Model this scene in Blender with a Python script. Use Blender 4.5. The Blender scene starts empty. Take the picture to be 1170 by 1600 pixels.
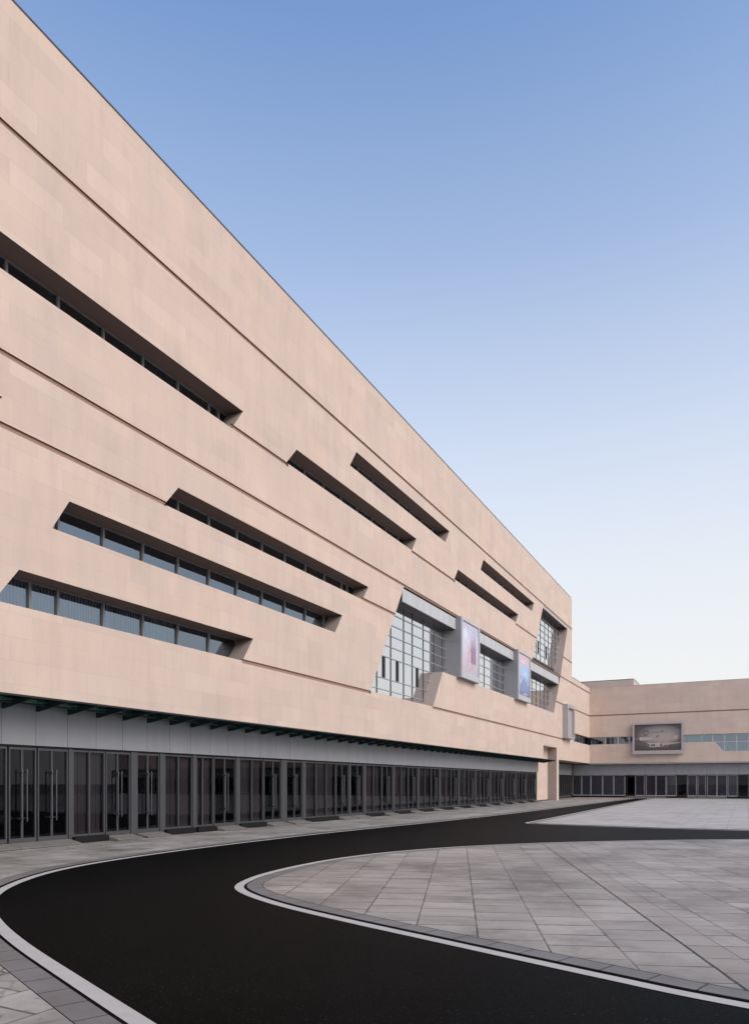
import bpy, bmesh, math, random
from mathutils import Vector
from mathutils.geometry import tessellate_polygon
R = math.radians
random.seed(7)
S = bpy.context.scene
COL = S.collection

# ------------------------------------------------------------------ helpers
class MB:
    """collects faces; build() links them as ONE mesh object"""
    def __init__(s): s.v = []; s.f = []; s.m = []; s.mi = 0
    def face(s, pts):
        n = len(s.v); s.v += [tuple(p) for p in pts]; s.f.append(list(range(n, n + len(pts)))); s.m.append(s.mi)
    def box(s, x0, x1, y0, y1, z0, z1):
        p = [(x0,y0,z0),(x1,y0,z0),(x1,y1,z0),(x0,y1,z0),(x0,y0,z1),(x1,y0,z1),(x1,y1,z1),(x0,y1,z1)]
        for q in ((0,3,2,1),(4,5,6,7),(0,1,5,4),(1,2,6,5),(2,3,7,6),(3,0,4,7)): s.face([p[i] for i in q])
    def prism(s, a, b):
        """a, b: two rings with the same number of points"""
        s.face(a[::-1]); s.face(b)
        n = len(a)
        for i in range(n): j = (i+1) % n; s.face([a[i], a[j], b[j], b[i]])
    def tube(s, p, q, r, n=10):
        p = Vector(p); q = Vector(q); d = (q-p).normalized()
        e = Vector((0,0,1)) if abs(d.z) < .9 else Vector((1,0,0))
        a = d.cross(e).normalized(); b = d.cross(a)
        ra = [p + a*math.cos(t)*r + b*math.sin(t)*r for t in [2*math.pi*i/n for i in range(n)]]
        rb = [v + (q-p) for v in ra]
        s.prism(ra, rb)
    def fill(s, poly, z):
        t = tessellate_polygon([[Vector((x, y, 0)) for x, y in poly]])
        for tri in t:
            pts = [(poly[i][0], poly[i][1], z) for i in tri]
            a, b, c = pts
            if (b[0]-a[0])*(c[1]-a[1]) - (b[1]-a[1])*(c[0]-a[0]) < 0: pts = pts[::-1]
            s.face(pts)
    def build(s, name, mats, parent=None, loc=None, fix=True, weld=True):
        me = bpy.data.meshes.new(name)
        v = s.v
        if loc: v = [(x-loc[0], y-loc[1], z-loc[2]) for x, y, z in v]
        me.from_pydata(v, [], s.f)
        if not isinstance(mats, (list, tuple)): mats = [mats]
        for m in mats: me.materials.append(m)
        me.polygons.foreach_set('material_index', s.m)
        bm = bmesh.new(); bm.from_mesh(me)
        if weld: bmesh.ops.remove_doubles(bm, verts=bm.verts, dist=1e-4)
        if fix: bmesh.ops.recalc_face_normals(bm, faces=bm.faces)
        bm.to_mesh(me); bm.free(); me.update()
        o = bpy.data.objects.new(name, me); COL.objects.link(o)
        if loc: o.location = loc
        if parent is not None: o.parent = parent
        return o

def tag(o, label=None, cat=None, group=None, kind=None):
    if label: o['label'] = label
    if cat: o['category'] = cat
    if group: o['group'] = group
    if kind: o['kind'] = kind
    return o

def empty(name, loc=(0, 0, 0)):
    o = bpy.data.objects.new(name, None); COL.objects.link(o); o.location = loc
    o.empty_display_size = .3
    return o

def dup(o, dloc, parent):
    c = o.copy(); COL.objects.link(c); c.parent = parent
    c.location = Vector(o.location) + Vector(dloc)
    return c

# ------------------------------------------------------------------ materials
def mat(name):
    m = bpy.data.materials.new(name); m.use_nodes = True
    nt = m.node_tree; nt.nodes.clear()
    out = nt.nodes.new('ShaderNodeOutputMaterial')
    return m, nt, out
def N(nt, t, **k):
    n = nt.nodes.new(t)
    for a, b in k.items():
        if a == 'ins':
            for i, v in b.items(): n.inputs[i].default_value = v
        else: setattr(n, a, b)
    return n
def L(nt, a, b): nt.links.new(a, b)
def math_n(nt, op, a, b=None, clamp=False):
    n = N(nt, 'ShaderNodeMath', operation=op, use_clamp=clamp)
    for i, v in enumerate((a, b)):
        if v is None: continue
        if isinstance(v, (int, float)): n.inputs[i].default_value = v
        else: L(nt, v, n.inputs[i])
    return n.outputs[0]
def ramp(nt, fac, stops):
    r = N(nt, 'ShaderNodeValToRGB')
    e = r.color_ramp.elements
    while len(e) < len(stops): e.new(.5)
    for i, (p, c) in enumerate(stops):
        e[i].position = p; e[i].color = (c, c, c, 1) if isinstance(c, (int, float)) else (*c, 1)
    L(nt, fac, r.inputs[0]); return r.outputs[0]
def mixc(nt, fac, a, b, mode='MIX'):
    n = N(nt, 'ShaderNodeMix', data_type='RGBA', blend_type=mode)
    for i, v in ((0, fac), (6, a), (7, b)):
        if isinstance(v, (int, float)): n.inputs[i].default_value = v
        elif isinstance(v, tuple): n.inputs[i].default_value = (*v, 1) if len(v) == 3 else v
        else: L(nt, v, n.inputs[i])
    return n.outputs[2]
def bsdf(nt, out, col, rough=.6, metal=0., spec=.5, bump=None, bstr=.2, bdist=.01):
    b = N(nt, 'ShaderNodeBsdfPrincipled')
    for key, v in (('Base Color', col), ('Roughness', rough), ('Metallic', metal), ('Specular IOR Level', spec)):
        if isinstance(v, (int, float)): b.inputs[key].default_value = v
        elif isinstance(v, tuple): b.inputs[key].default_value = (*v, 1)
        else: L(nt, v, b.inputs[key])
    if bump is not None:
        bp = N(nt, 'ShaderNodeBump', ins={'Strength': bstr, 'Distance': bdist}); L(nt, bump, bp.inputs['Height']); L(nt, bp.outputs[0], b.inputs['Normal'])
    L(nt, b.outputs[0], out.inputs[0]); return b
def coords(nt): return N(nt, 'ShaderNodeTexCoord').outputs['Object']
def noise(nt, vec, scale, detail=4, rough=.55, scl=None):
    if scl:
        mp = N(nt, 'ShaderNodeMapping', ins={'Scale': scl}); L(nt, vec, mp.inputs[0]); vec = mp.outputs[0]
    n = N(nt, 'ShaderNodeTexNoise', ins={'Scale': scale, 'Detail': detail, 'Roughness': rough}); L(nt, vec, n.inputs['Vector'])
    return n.outputs['Fac']

def plain(name, col, rough=.5, metal=0., var=.06, spec=.5, scale=3.):
    m, nt, out = mat(name); v = coords(nt)
    n = noise(nt, v, scale, 5)
    c = mixc(nt, n, tuple(x*(1-var) for x in col), tuple(min(1, x*(1+var)) for x in col))
    n2 = noise(nt, v, scale*9, 3)
    rg = ramp(nt, n2, [(.3, max(0, rough-.07)), (.7, min(1, rough+.07))])
    bsdf(nt, out, c, rg, metal, spec)
    return m

def stone(name):
    m, nt, out = mat(name); v = coords(nt)
    sx = N(nt, 'ShaderNodeSeparateXYZ'); L(nt, v, sx.inputs[0])
    u = math_n(nt, 'ADD', sx.outputs[0], sx.outputs[1])
    cb = N(nt, 'ShaderNodeCombineXYZ'); L(nt, u, cb.inputs[0]); L(nt, sx.outputs[2], cb.inputs[1])
    p = cb.outputs[0]
    br = N(nt, 'ShaderNodeTexBrick', offset=.5, offset_frequency=2, squash=.72, squash_frequency=3,
           ins={'Color1': (0, 0, 0, 1), 'Color2': (1, 1, 1, 1), 'Mortar': (.5, .5, .5, 1), 'Scale': 1., 'Mortar Size': .004,
                'Mortar Smooth': .3, 'Bias': 0., 'Brick Width': 1.62, 'Row Height': .605})
    L(nt, p, br.inputs['Vector'])
    base = ramp(nt, br.outputs['Color'], [(0., (.548, .434, .366)), (.35, (.582, .458, .386)), (.7, (.598, .466, .388)), (1., (.622, .498, .424))])
    big = noise(nt, p, .09, 3); base = mixc(nt, ramp(nt, big, [(.3, 0.), (.7, .35)]), base, (.565, .43, .37))
    b2 = noise(nt, p, .35, 5, .6, (1., .6, 1)); base = mixc(nt, ramp(nt, b2, [(.42, 0.), (.66, .4)]), base, (.50, .415, .375))
    b3 = noise(nt, p, .55, 4, .6, (.5, 1.4, 1)); base = mixc(nt, ramp(nt, b3, [(.5, 0.), (.7, .4)]), base, (.635, .50, .40))
    st = noise(nt, p, 1.0, 6, .65, (1.6, .28, 1)); base = mixc(nt, 1., base, ramp(nt, st, [(.25, .90), (.5, 1.), (.78, 1.06)]), 'MULTIPLY')
    fn = noise(nt, v, 28., 5, .7); base = mixc(nt, 1., base, ramp(nt, fn, [(.3, .93), (.55, 1.), (.8, 1.04)]), 'MULTIPLY')
    sp = noise(nt, p, 9., 2, .5); base = mixc(nt, ramp(nt, sp, [(.70, 0.), (.76, .22)]), base, (.36, .28, .22))
    base = mixc(nt, math_n(nt, 'MULTIPLY', br.outputs['Fac'], .5), base, (.36, .28, .24))
    bsdf(nt, out, base, .82, 0, .25, bump=fn, bstr=.12, bdist=.004)
    return m

def paver(name, ang, cell, row, c0, c1, c2, grime=.5, org=(0, 0), strong=False, stretch=(1, 1, 1), joint=.92, cracks=False):
    """stone slabs: long joints every `cell`, staggered cross joints every `row`"""
    m, nt, out = mat(name); v = coords(nt)
    mp = N(nt, 'ShaderNodeMapping', vector_type='POINT', ins={'Rotation': (0, 0, -ang), 'Location': (-org[0], -org[1], 0)}); L(nt, v, mp.inputs[0]); p = mp.outputs[0]
    sx = N(nt, 'ShaderNodeSeparateXYZ'); L(nt, p, sx.inputs[0]); X, Y = sx.outputs[0], sx.outputs[1]
    ci = math_n(nt, 'FLOOR', math_n(nt, 'DIVIDE', X, cell))
    yr = math_n(nt, 'ADD', math_n(nt, 'DIVIDE', Y, row), math_n(nt, 'FRACT', math_n(nt, 'MULTIPLY', ci, .37)))
    sw = N(nt, 'ShaderNodeCombineXYZ'); L(nt, ci, sw.inputs[0]); L(nt, math_n(nt, 'FLOOR', yr), sw.inputs[1])
    wn = N(nt, 'ShaderNodeTexWhiteNoise', noise_dimensions='2D'); L(nt, sw.outputs[0], wn.inputs['Vector'])
    base = ramp(nt, wn.outputs['Value'], [(0., c0), (.5, c1), (1., c2)])
    st = noise(nt, p, 1.1, 7, .68, stretch); base = mixc(nt, 1., base, ramp(nt, st, [(.26, .66), (.5, 1.), (.75, 1.12)]), 'MULTIPLY')
    g = noise(nt, v, .42, 7, .70); base = mixc(nt, ramp(nt, g, [(.44, 0.), (.72, grime)]), base, (.095, .080, .066))
    fn = noise(nt, v, 60., 4, .7); base = mixc(nt, 1., base, ramp(nt, fn, [(.3, .88), (.7, 1.08)]), 'MULTIPLY')
    sp = noise(nt, v, 5., 5, .7); base = mixc(nt, ramp(nt, sp, [(.64, 0.), (.74, .55)]), base, (.07, .06, .05))
    jn = noise(nt, v, 1.7, 5, .7); jn2 = noise(nt, v, .9, 4, .7)
    fy = math_n(nt, 'ABSOLUTE', math_n(nt, 'SUBTRACT', math_n(nt, 'FRACT', math_n(nt, 'ADD', yr, .5)), .5))
    ly = math_n(nt, 'LESS_THAN', fy, math_n(nt, 'MULTIPLY', jn2, .030/row))
    base = mixc(nt, math_n(nt, 'MULTIPLY', ly, ramp(nt, jn, [(.35, .35), (.58, joint)])), base, (.045, .038, .033))
    fx = math_n(nt, 'ABSOLUTE', math_n(nt, 'SUBTRACT', math_n(nt, 'FRACT', math_n(nt, 'ADD', math_n(nt, 'DIVIDE', X, cell), .5)), .5))
    wd = math_n(nt, 'MULTIPLY', jn2, .020/cell)
    lw = math_n(nt, 'LESS_THAN', fx, wd)
    base = mixc(nt, math_n(nt, 'MULTIPLY', lw, ramp(nt, jn, [(.32, .25), (.6, joint)])), base, (.035, .030, .026))
    if cracks:
        wp = N(nt, 'ShaderNodeTexNoise', ins={'Scale': 2.2, 'Detail': 4}); L(nt, v, wp.inputs['Vector'])
        ad = N(nt, 'ShaderNodeVectorMath', operation='MULTIPLY_ADD'); L(nt, wp.outputs['Color'], ad.inputs[0]); ad.inputs[1].default_value = (.35, .35, 0); L(nt, v, ad.inputs[2])
        vo = N(nt, 'ShaderNodeTexVoronoi', feature='DISTANCE_TO_EDGE', ins={'Scale': 1.1}); L(nt, ad.outputs[0], vo.inputs['Vector'])
        ck = math_n(nt, 'MULTIPLY', ramp(nt, vo.outputs['Distance'], [(0., .8), (.022, 0.)]), ramp(nt, jn2, [(.45, 0.), (.6, 1.)]))
        base = mixc(nt, ck, base, (.06, .05, .045))
    if strong:
        wob = math_n(nt, 'MULTIPLY', math_n(nt, 'SUBTRACT', noise(nt, v, 3., 4, .6), .5), .03)
        d = math_n(nt, 'ABSOLUTE', math_n(nt, 'ADD', X, wob))
        base = mixc(nt, math_n(nt, 'MULTIPLY', math_n(nt, 'LESS_THAN', d, .016), .9), base, (.016, .015, .014))
        d2 = math_n(nt, 'ABSOLUTE', math_n(nt, 'SUBTRACT', X, .37))
        base = mixc(nt, math_n(nt, 'MULTIPLY', math_n(nt, 'LESS_THAN', d2, .007), .8), base, (.04, .036, .032))
        strip = math_n(nt, 'LESS_THAN', math_n(nt, 'ABSOLUTE', math_n(nt, 'SUBTRACT', X, .185)), .17)
        base = mixc(nt, math_n(nt, 'MULTIPLY', strip, .30), base, (.27, .215, .185))
        d3 = math_n(nt, 'ABSOLUTE', math_n(nt, 'SUBTRACT', Y, 0.))
        base = mixc(nt, math_n(nt, 'MULTIPLY', math_n(nt, 'MULTIPLY', math_n(nt, 'LESS_THAN', d3, .017), math_n(nt, 'LESS_THAN', X, -.7)), ramp(nt, jn, [(.3, .4), (.6, .9)])), base, (.03, .027, .024))
    rg = ramp(nt, st, [(.3, .46), (.7, .70)])
    h = math_n(nt, 'SUBTRACT', math_n(nt, 'MULTIPLY', fn, .3), math_n(nt, 'MAXIMUM', lw, ly))
    bsdf(nt, out, base, rg, 0, .4, bump=h, bstr=.3, bdist=.005)
    return m

def asphalt(name):
    m, nt, out = mat(name); v = coords(nt)
    a = noise(nt, v, 42., 3, .8); b = noise(nt, v, .7, 5, .6)
    base = ramp(nt, a, [(.35, .0006), (.56, .0016), (.63, .007), (.72, .13)])
    base = mixc(nt, 1., base, ramp(nt, b, [(.3, .75), (.7, 1.3)]), 'MULTIPLY')
    sc = noise(nt, v, 5., 6, .7, (1., .35, 1.)); base = mixc(nt, ramp(nt, sc, [(.70, 0.), (.80, .35)]), base, (.06, .058, .056))
    h = noise(nt, v, 160., 2, .6)
    bsdf(nt, out, base, .5, 0, .018, bump=h, bstr=.2, bdist=.006)
    return m

def glass(name, tint, ior, base_refl=0., rough=.0, gcol=(1, 1, 1)):
    """coated facade glass: partly transparent, partly mirror by Fresnel"""
    m, nt, out = mat(name); v = coords(nt)
    t = N(nt, 'ShaderNodeBsdfTransparent', ins={'Color': (*tint, 1)})
    g = N(nt, 'ShaderNodeBsdfGlossy', ins={'Color': (*gcol, 1), 'Roughness': rough})
    wv = noise(nt, v, .55, 2); bp = N(nt, 'ShaderNodeBump', ins={'Strength': .02, 'Distance': .05}); L(nt, wv, bp.inputs['Height'])
    L(nt, bp.outputs[0], g.inputs['Normal'])
    fr = N(nt, 'ShaderNodeFresnel', ins={'IOR': ior})
    fac = math_n(nt, 'ADD', fr.outputs[0], base_refl, clamp=True)
    mx = N(nt, 'ShaderNodeMixShader'); L(nt, fac, mx.inputs[0]); L(nt, t.outputs[0], mx.inputs[1]); L(nt, g.outputs[0], mx.inputs[2])
    L(nt, mx.outputs[0], out.inputs[0]); return m

def streaked(name, col, rough, metal=0., amt=.18, spec=.5):
    """painted metal with faint rain streaks"""
    m, nt, out = mat(name); v = coords(nt)
    n = noise(nt, v, 1.4, 5, .6, (1.5, 1.5, .25)); c = mixc(nt, 1., col, ramp(nt, n, [(.3, 1-amt), (.7, 1+amt*.4)]), 'MULTIPLY')
    f = noise(nt, v, 14, 3); rg = ramp(nt, f, [(.3, rough-.06), (.7, rough+.06)])
    bsdf(nt, out, c, rg, metal, spec); return m

M = {}
M['stone'] = stone('pink_sandstone')
M['jamb'] = plain('mauve_grey_shade_reveal', (.285, .235, .215), .55, var=.08)  # metal colour at curtain walls; shade put into colour at ribbon jambs and niche
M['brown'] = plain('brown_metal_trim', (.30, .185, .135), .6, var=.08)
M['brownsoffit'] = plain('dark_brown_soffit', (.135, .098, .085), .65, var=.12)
M['panel'] = streaked('grey_metal_panel', (.262, .264, .290), .42, 0, .10)
M['lightpanel'] = streaked('pale_grey_panel', (.46, .465, .485), .45, 0, .14)
M['boxgrey'] = streaked('mid_grey_panel', (.24, .245, .268), .42, 0, .10)
M['frame'] = plain('grey_aluminium', (.072, .073, .080), .38, .3)
M['midframe'] = plain('mid_grey_aluminium', (.19, .19, .20), .4, .2)
M['darkframe'] = plain('dark_bronze_aluminium', (.075, .072, .078), .42, .2)
M['whiteframe'] = plain('white_aluminium', (.40, .40, .43), .4)
M['plinth'] = plain('black_granite', (.012, .0115, .012), .6, var=.25, spec=.15, scale=20)
M['ramp'] = plain('grey_granite', (.15, .138, .126), .8, var=.25, scale=6)
M['glass_dark'] = glass('tinted_shopfront_glass', (.48, .46, .49), 1.36, gcol=(.85, .85, .9))
M['glass_win'] = glass('window_glass', (.52, .56, .63), 2.4, .08, gcol=(.74, .86, 1.))
M['glass_mirror'] = glass('reflective_curtain_glass', (.20, .22, .25), 3.0, .50, gcol=(.92, .925, .94))
M['glass_green'] = glass('green_canopy_glass', (.22, .42, .385), 1.42, .0)
M['green_steel'] = plain('dark_green_steel', (.012, .030, .030), .4, .1)
M['tube'] = plain('canopy_tube_steel', (.06, .085, .088), .3, .5)
M['steel'] = plain('brushed_steel', (.20, .20, .21), .32, 1.)
M['paleframe'] = plain('pale_aluminium', (.34, .345, .36), .4, .2)
M['signgrey'] = plain('mauve_grey_panel', (.36, .335, .35), .5)
M['dusk'] = plain('grey_mauve_blind', (.30, .27, .31), .8, var=.2)
M['slate'] = plain('slate_blue_blind', (.43, .445, .48), .8, var=.15)
M['black'] = plain('black_metal', (.012, .012, .014), .5)
M['interior'] = plain('dark_interior', (.030, .027, .028), .8, var=.3, scale=.6)
M['curtain'] = plain('grey_curtain', (.115, .109, .118), .85, var=.12, scale=.5)
M['blind'] = plain('pale_blue_blind', (.58, .64, .74), .7)
M['asphalt'] = asphalt('black_asphalt')
M['paint'] = plain('worn_white_paint', (.43, .402, .37), .75, var=.14, scale=5)
M['kerb'] = paver('kerb_granite', 0, 90., 90., (.165, .153, .145), (.185, .172, .163), (.21, .195, .185), .6, org=(44, 44))
GA = R(20.45)
M['paver_island'] = paver('plaza_granite_paving', GA, .705, .55, (.300, .265, .228), (.342, .303, .262), (.392, .349, .304), .9, org=(17.88, 6.98), strong=True, stretch=(.5, 1.8, 1))
M['paver_walk'] = paver('pavement_granite', 0, .60, .9, (.30, .270, .238), (.355, .322, .286), (.41, .375, .336), .8, stretch=(1.6, .45, 1), cracks=True)
M['paver_far'] = paver('far_plaza_granite', 0, .80, .8, (.43, .40, .362), (.46, .425, .385), (.49, .455, .415), .45, joint=.7)
M['ground'] = plain('bare_ground', (.16, .15, .14), .9, var=.2, scale=.05)
M['pot'] = plain('terracotta_pot', (.14, .08, .05), .8)
M['leaf'] = plain('plant_leaf', (.12, .20, .03), .6, var=.3, scale=15)
M['roof'] = plain('roof_membrane', (.2, .2, .2), .9)

# ------------------------------------------------------------------ wall with slanted openings
def union(iv):
    iv = sorted(iv, key=lambda t: t[0]+t[1]); out = []
    for a in iv:
        if out and a[0]+a[1] <= out[-1][2]+out[-1][3] + 1e-4:
            o = out[-1]
            if a[2]+a[3] > o[2]+o[3]: out[-1] = (o[0], o[1], a[2], a[3])
        else: out.append(a)
    return out
def slabs(u0, u1, z0, z1, holes):
    """trapezoids (u at bottom left/right, top left/right, z bottom, z top) of the rectangle minus all holes"""
    zs = sorted({round(z, 4) for h in holes for _, z in h if z0 < z < z1} | {z0, z1})
    res = []
    for za, zb in zip(zs, zs[1:]):
        if zb - za < 1e-4: continue
        iv = []
        for h in holes:
            xs = []
            for (ua, ya), (ub, yb) in zip(h, h[1:]+h[:1]):
                lo, hi = min(ya, yb), max(ya, yb)
                if lo <= za + 1e-4 and hi >= zb - 1e-4 and hi - lo > 1e-5:
                    f = lambda z: ua + (ub-ua)*(z-ya)/(yb-ya)
                    xs.append((f(za), f(zb)))
            xs.sort(key=lambda t: t[0]+t[1])
            for i in range(0, len(xs)-1, 2): iv.append((*xs[i], *xs[i+1]))
        la, lb = u0, u0
        for a in union(iv):
            if a[0]+a[1] > la+lb + 1e-4: res.append((la, lb, a[0], a[1], za, zb))
            if a[2]+a[3] > la+lb: la, lb = a[2], a[3]
        if la+lb < 2*u1 - 1e-4: res.append((la, lb, u1, u1, za, zb))
    return res

class Plane:
    """maps (u, z, depth inwards) to the world for a wall"""
    def __init__(s, kind, at): s.k = kind; s.at = at
    def __call__(s, u, z, d=0.):
        return (s.at - d, u, z) if s.k == 'x' else (u, s.at + d, z)
def wall_front(mb, P, u0, u1, z0, z1, holes):
    for a0, a1, b0, b1, za, zb in slabs(u0, u1, z0, z1, holes):
        mb.face([P(a0, za), P(b0, za), P(b1, zb), P(a1, zb)])
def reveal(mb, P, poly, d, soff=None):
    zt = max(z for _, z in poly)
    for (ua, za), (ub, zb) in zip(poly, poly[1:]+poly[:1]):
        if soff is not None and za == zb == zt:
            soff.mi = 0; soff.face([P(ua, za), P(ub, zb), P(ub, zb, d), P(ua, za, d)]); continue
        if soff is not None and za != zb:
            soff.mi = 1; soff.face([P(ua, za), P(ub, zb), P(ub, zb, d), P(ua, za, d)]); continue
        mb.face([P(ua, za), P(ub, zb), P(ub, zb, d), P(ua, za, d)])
def groove(mb, P, ua, ub, z, h=.15, d=.055):
    mb.face([P(ua, z-h/2), P(ub, z-h/2), P(ub, z-h/2, d), P(ua, z-h/2, d)])
    mb.face([P(ua, z+h/2, d), P(ub, z+h/2, d), P(ub, z+h/2), P(ua, z+h/2)])
    mb.face([P(ua, z-h/2, d), P(ub, z-h/2, d), P(ub, z+h/2, d), P(ua, z+h/2, d)])
def rect(a, b, z0, z1): return [(a, z0), (b, z0), (b, z1), (a, z1)]
def pbox(mb, P, ua, ub, za, zb, d0, d1):
    a = P(ua, za, d0); b = P(ub, zb, d1)
    mb.box(min(a[0], b[0]), max(a[0], b[0]), min(a[1], b[1]), max(a[1], b[1]), za, zb)
def span(poly, z):
    xs = []
    for (ua, za), (ub, zb) in zip(poly, poly[1:]+poly[:1]):
        if min(za, zb) <= z <= max(za, zb) and abs(zb-za) > 1e-6: xs.append(ua+(ub-ua)*(z-za)/(zb-za))
    return min(xs), max(xs)
def vspan(poly, u):
    zs = []
    for (ua, za), (ub, zb) in zip(poly, poly[1:]+poly[:1]):
        if min(ua, ub) <= u <= max(ua, ub) and abs(ub-ua) > 1e-6: zs.append(za+(zb-za)*(u-ua)/(ub-ua))
    return (min(zs), max(zs)) if zs else None

# ================================================================== MAIN BUILDING (facade in the plane x = 0, u = y)
F = Plane('x', 0.)
UE, UC = 79.42, 89.43           # end of the tall block, inner corner with the wing
ZR, ZL = 21.65, 13.2            # roof of the tall block / of the low part
UB = -14.
main = empty('office_building', (0, 30, 0))
main.location = (0, 0, 0)
tag(main, 'long pink sandstone building with slanted ribbon windows above a dark glass ground floor', 'building')

WIN = {
 'A': [(4.6, 14.63), (21.08, 14.63), (21.76, 15.55), (5.3, 15.55)],
 'B': [(24.62, 14.78), (37.1, 14.78), (37.75, 15.62), (25.38, 15.62)],
 'B2': [(29.95, 16.75), (42.2, 16.75), (42.9, 17.65), (30.6, 17.65)],
 'B3': [(49.0, 16.82), (62.85, 16.82), (63.6, 17.7), (49.6, 17.7)],
 'B4': [(43.8, 14.85), (57.85, 14.85), (58.55, 15.64), (44.45, 15.64)],
 'C': [(17.66, 10.68), (31.2, 10.68), (31.85, 11.45), (18.3, 11.45)],
 'D': [(13.42, 8.58), (28.55, 8.58), (29.22, 9.5), (13.98, 9.5)],
 'E': [(11.72, 6.26), (21.72, 6.26), (22.39, 7.2), (12.42, 7.2)],
 'F': [(-9.0, 10.68), (11.38, 10.68), (11.95, 11.42), (-8.4, 11.42)],
}
CW = [(32.05, 6.30), (40.2, 6.30), (41.75, 8.60), (71.1, 8.60), (73.88, 12.48), (77.3, 18.20), (66.9, 18.20), (63.0, 12.48), (36.05, 12.48)]
STRIP = [(80.5, 6.30), (UC, 6.30), (UC, 7.22), (80.72, 7.22)]
GR = [(UB, UE, 18.27+.075), (21.05, 24.75, 14.72), (37.05, 43.9, 14.72), (57.8, 64.6, 14.72), (75.2, UE, 14.72),
      (UB, UC, 12.48+.075), (11.4, 17.75, 10.72), (31.2, 34.95, 10.72), (71.95, UC, 9.82), (21.7, 32.1, 6.31-.06), (40.15, 76.0, 6.31-.065)]
GROUND = [rect(UB, 66.95, -.1, 3.79), rect(66.95, 72.28, -.1, 5.25), rect(73.2, UC, -.1, 4.1)]
CUT = [rect(UE, UC+.01, ZL, ZR+.01)]
holes = list(WIN.values()) + [CW, STRIP] + [rect(a, b, z-.075, z+.075) for a, b, z in GR] + GROUND + CUT
w = MB()
wall_front(w, F, UB, UC, 0., ZR, holes)
sfs = []
for k, p in WIN.items():
    sf = MB(); reveal(w, F, p, .82, sf); sfs.append(sf)  # ribbon window jambs: stone with its shade put into the colour
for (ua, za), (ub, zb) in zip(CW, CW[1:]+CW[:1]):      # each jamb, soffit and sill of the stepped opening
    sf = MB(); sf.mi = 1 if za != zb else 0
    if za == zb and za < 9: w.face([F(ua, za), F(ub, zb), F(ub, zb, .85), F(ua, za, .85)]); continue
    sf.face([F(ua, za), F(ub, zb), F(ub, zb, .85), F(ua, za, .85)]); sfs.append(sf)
# strip window reveal (its right end runs into the corner)
for (ua, za), (ub, zb) in zip(STRIP, STRIP[1:]+STRIP[:1]):
    if not (ua == UC and ub == UC): w.face([F(ua, za), F(ub, zb), F(ub, zb, .3), F(ua, za, .3)])
gv = []
for a, b, z in GR:
    gm = MB(); groove(gm, F, a, b, z); gv.append(gm)
# soffits over the ground floor, the niche and the pier
w.face([F(UB, 3.79), F(66.95, 3.79), F(66.95, 3.79, .95), F(UB, 3.79, .95)])
w.face([F(66.95, 3.79), F(66.95, 5.25), F(66.95, 5.25, .9), F(66.95, 3.79, .9)])
w.face([F(66.95, 5.25), F(72.28, 5.25), F(72.28, 5.25, .9), F(66.95, 5.25, .9)])
nr = MB(); nr.face([F(72.28, 0), F(72.28, 5.25), F(72.28, 5.25, .9), F(72.28, 0, .9)]); nr.build('niche_reveal', M['jamb'], main, fix=False)  # stone return of the niche, darker colour holds its shade
w.face([F(73.2, 0), F(73.2, 4.1), F(73.2, 4.1, 2.4), F(73.2, 0, 2.4)])
w.face([F(73.2, 4.1), F(UC+.9, 4.1), F(UC+.9, 4.1, 2.4), F(73.2, 4.1, 2.4)])
w.face([F(64.9, .09, .9), F(72.28, .09, .9), F(72.28, 5.25, .9), F(64.9, 5.25, .9)])
# end walls, back and roofs
w.face([(0, UE, ZL), (-40, UE, ZL), (-40, UE, ZR), (0, UE, ZR)])
w.face([(0, UB, 0), (-40, UB, 0), (-40, UB, ZR), (0, UB, ZR)])
w.face([(-40, UB, 0), (-40, UC, 0), (-40, UC, ZL), (-40, UE, ZL), (-40, UE, ZR), (-40, UB, ZR)])
w.build('wall', M['stone'], main, fix=False)
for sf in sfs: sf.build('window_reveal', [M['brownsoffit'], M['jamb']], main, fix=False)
for gm in gv: gm.build('trim_strip', M['brown'], main, fix=False)
r = MB()
r.face([(-.3, UB, ZR-.35), (-40, UB, ZR-.35), (-40, UE, ZR-.35), (-.3, UE, ZR-.35)])
r.face([(-.3, UE, ZL-.3), (-40, UE, ZL-.3), (-40, UC+40, ZL-.3), (-.3, UC+40, ZL-.3)])
r.box(-.3, -.26, UB, UE, ZR-.35, ZR); r.box(-.3, -.26, UE, UC, ZL-.3, ZL)
r.build('roof', M['roof'], main)
c = MB()
u = UB
while u < UE - .5:
    c.box(-.32, .018, u, min(u+3.0, UE+.02)-.012, ZR+.002, ZR+.05); u += 3.0
c.build('roof_coping', M['darkframe'], main)
c = MB(); c.box(-.30, .015, UE+.02, UC, ZL+.002, ZL+.045); c.build('roof_coping', M['darkframe'], main)
# dark rooms behind the glass
r = MB()
for z in (3.97, 8.05, 12.2, 16.2, 20.2):
    r.box(-7., -1.7, UB+.1, UC-.1 if z < 13 else UE-.1, z, z+.25)
r.box(-7.1, -7., UB+.1, UC-.1, 0, 12.9); r.box(-7.1, -7., UB+.1, UE-.1, 12.9, 21.2)
for u in range(-13, 79, 8): r.box(-7., -2.2, u+.3, u+.45, 0.02, 20.2)
r.box(-7., -2.0, UB+.1, UC-.1, .02, .05)
r.build('interior', M['interior'], main)

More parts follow.
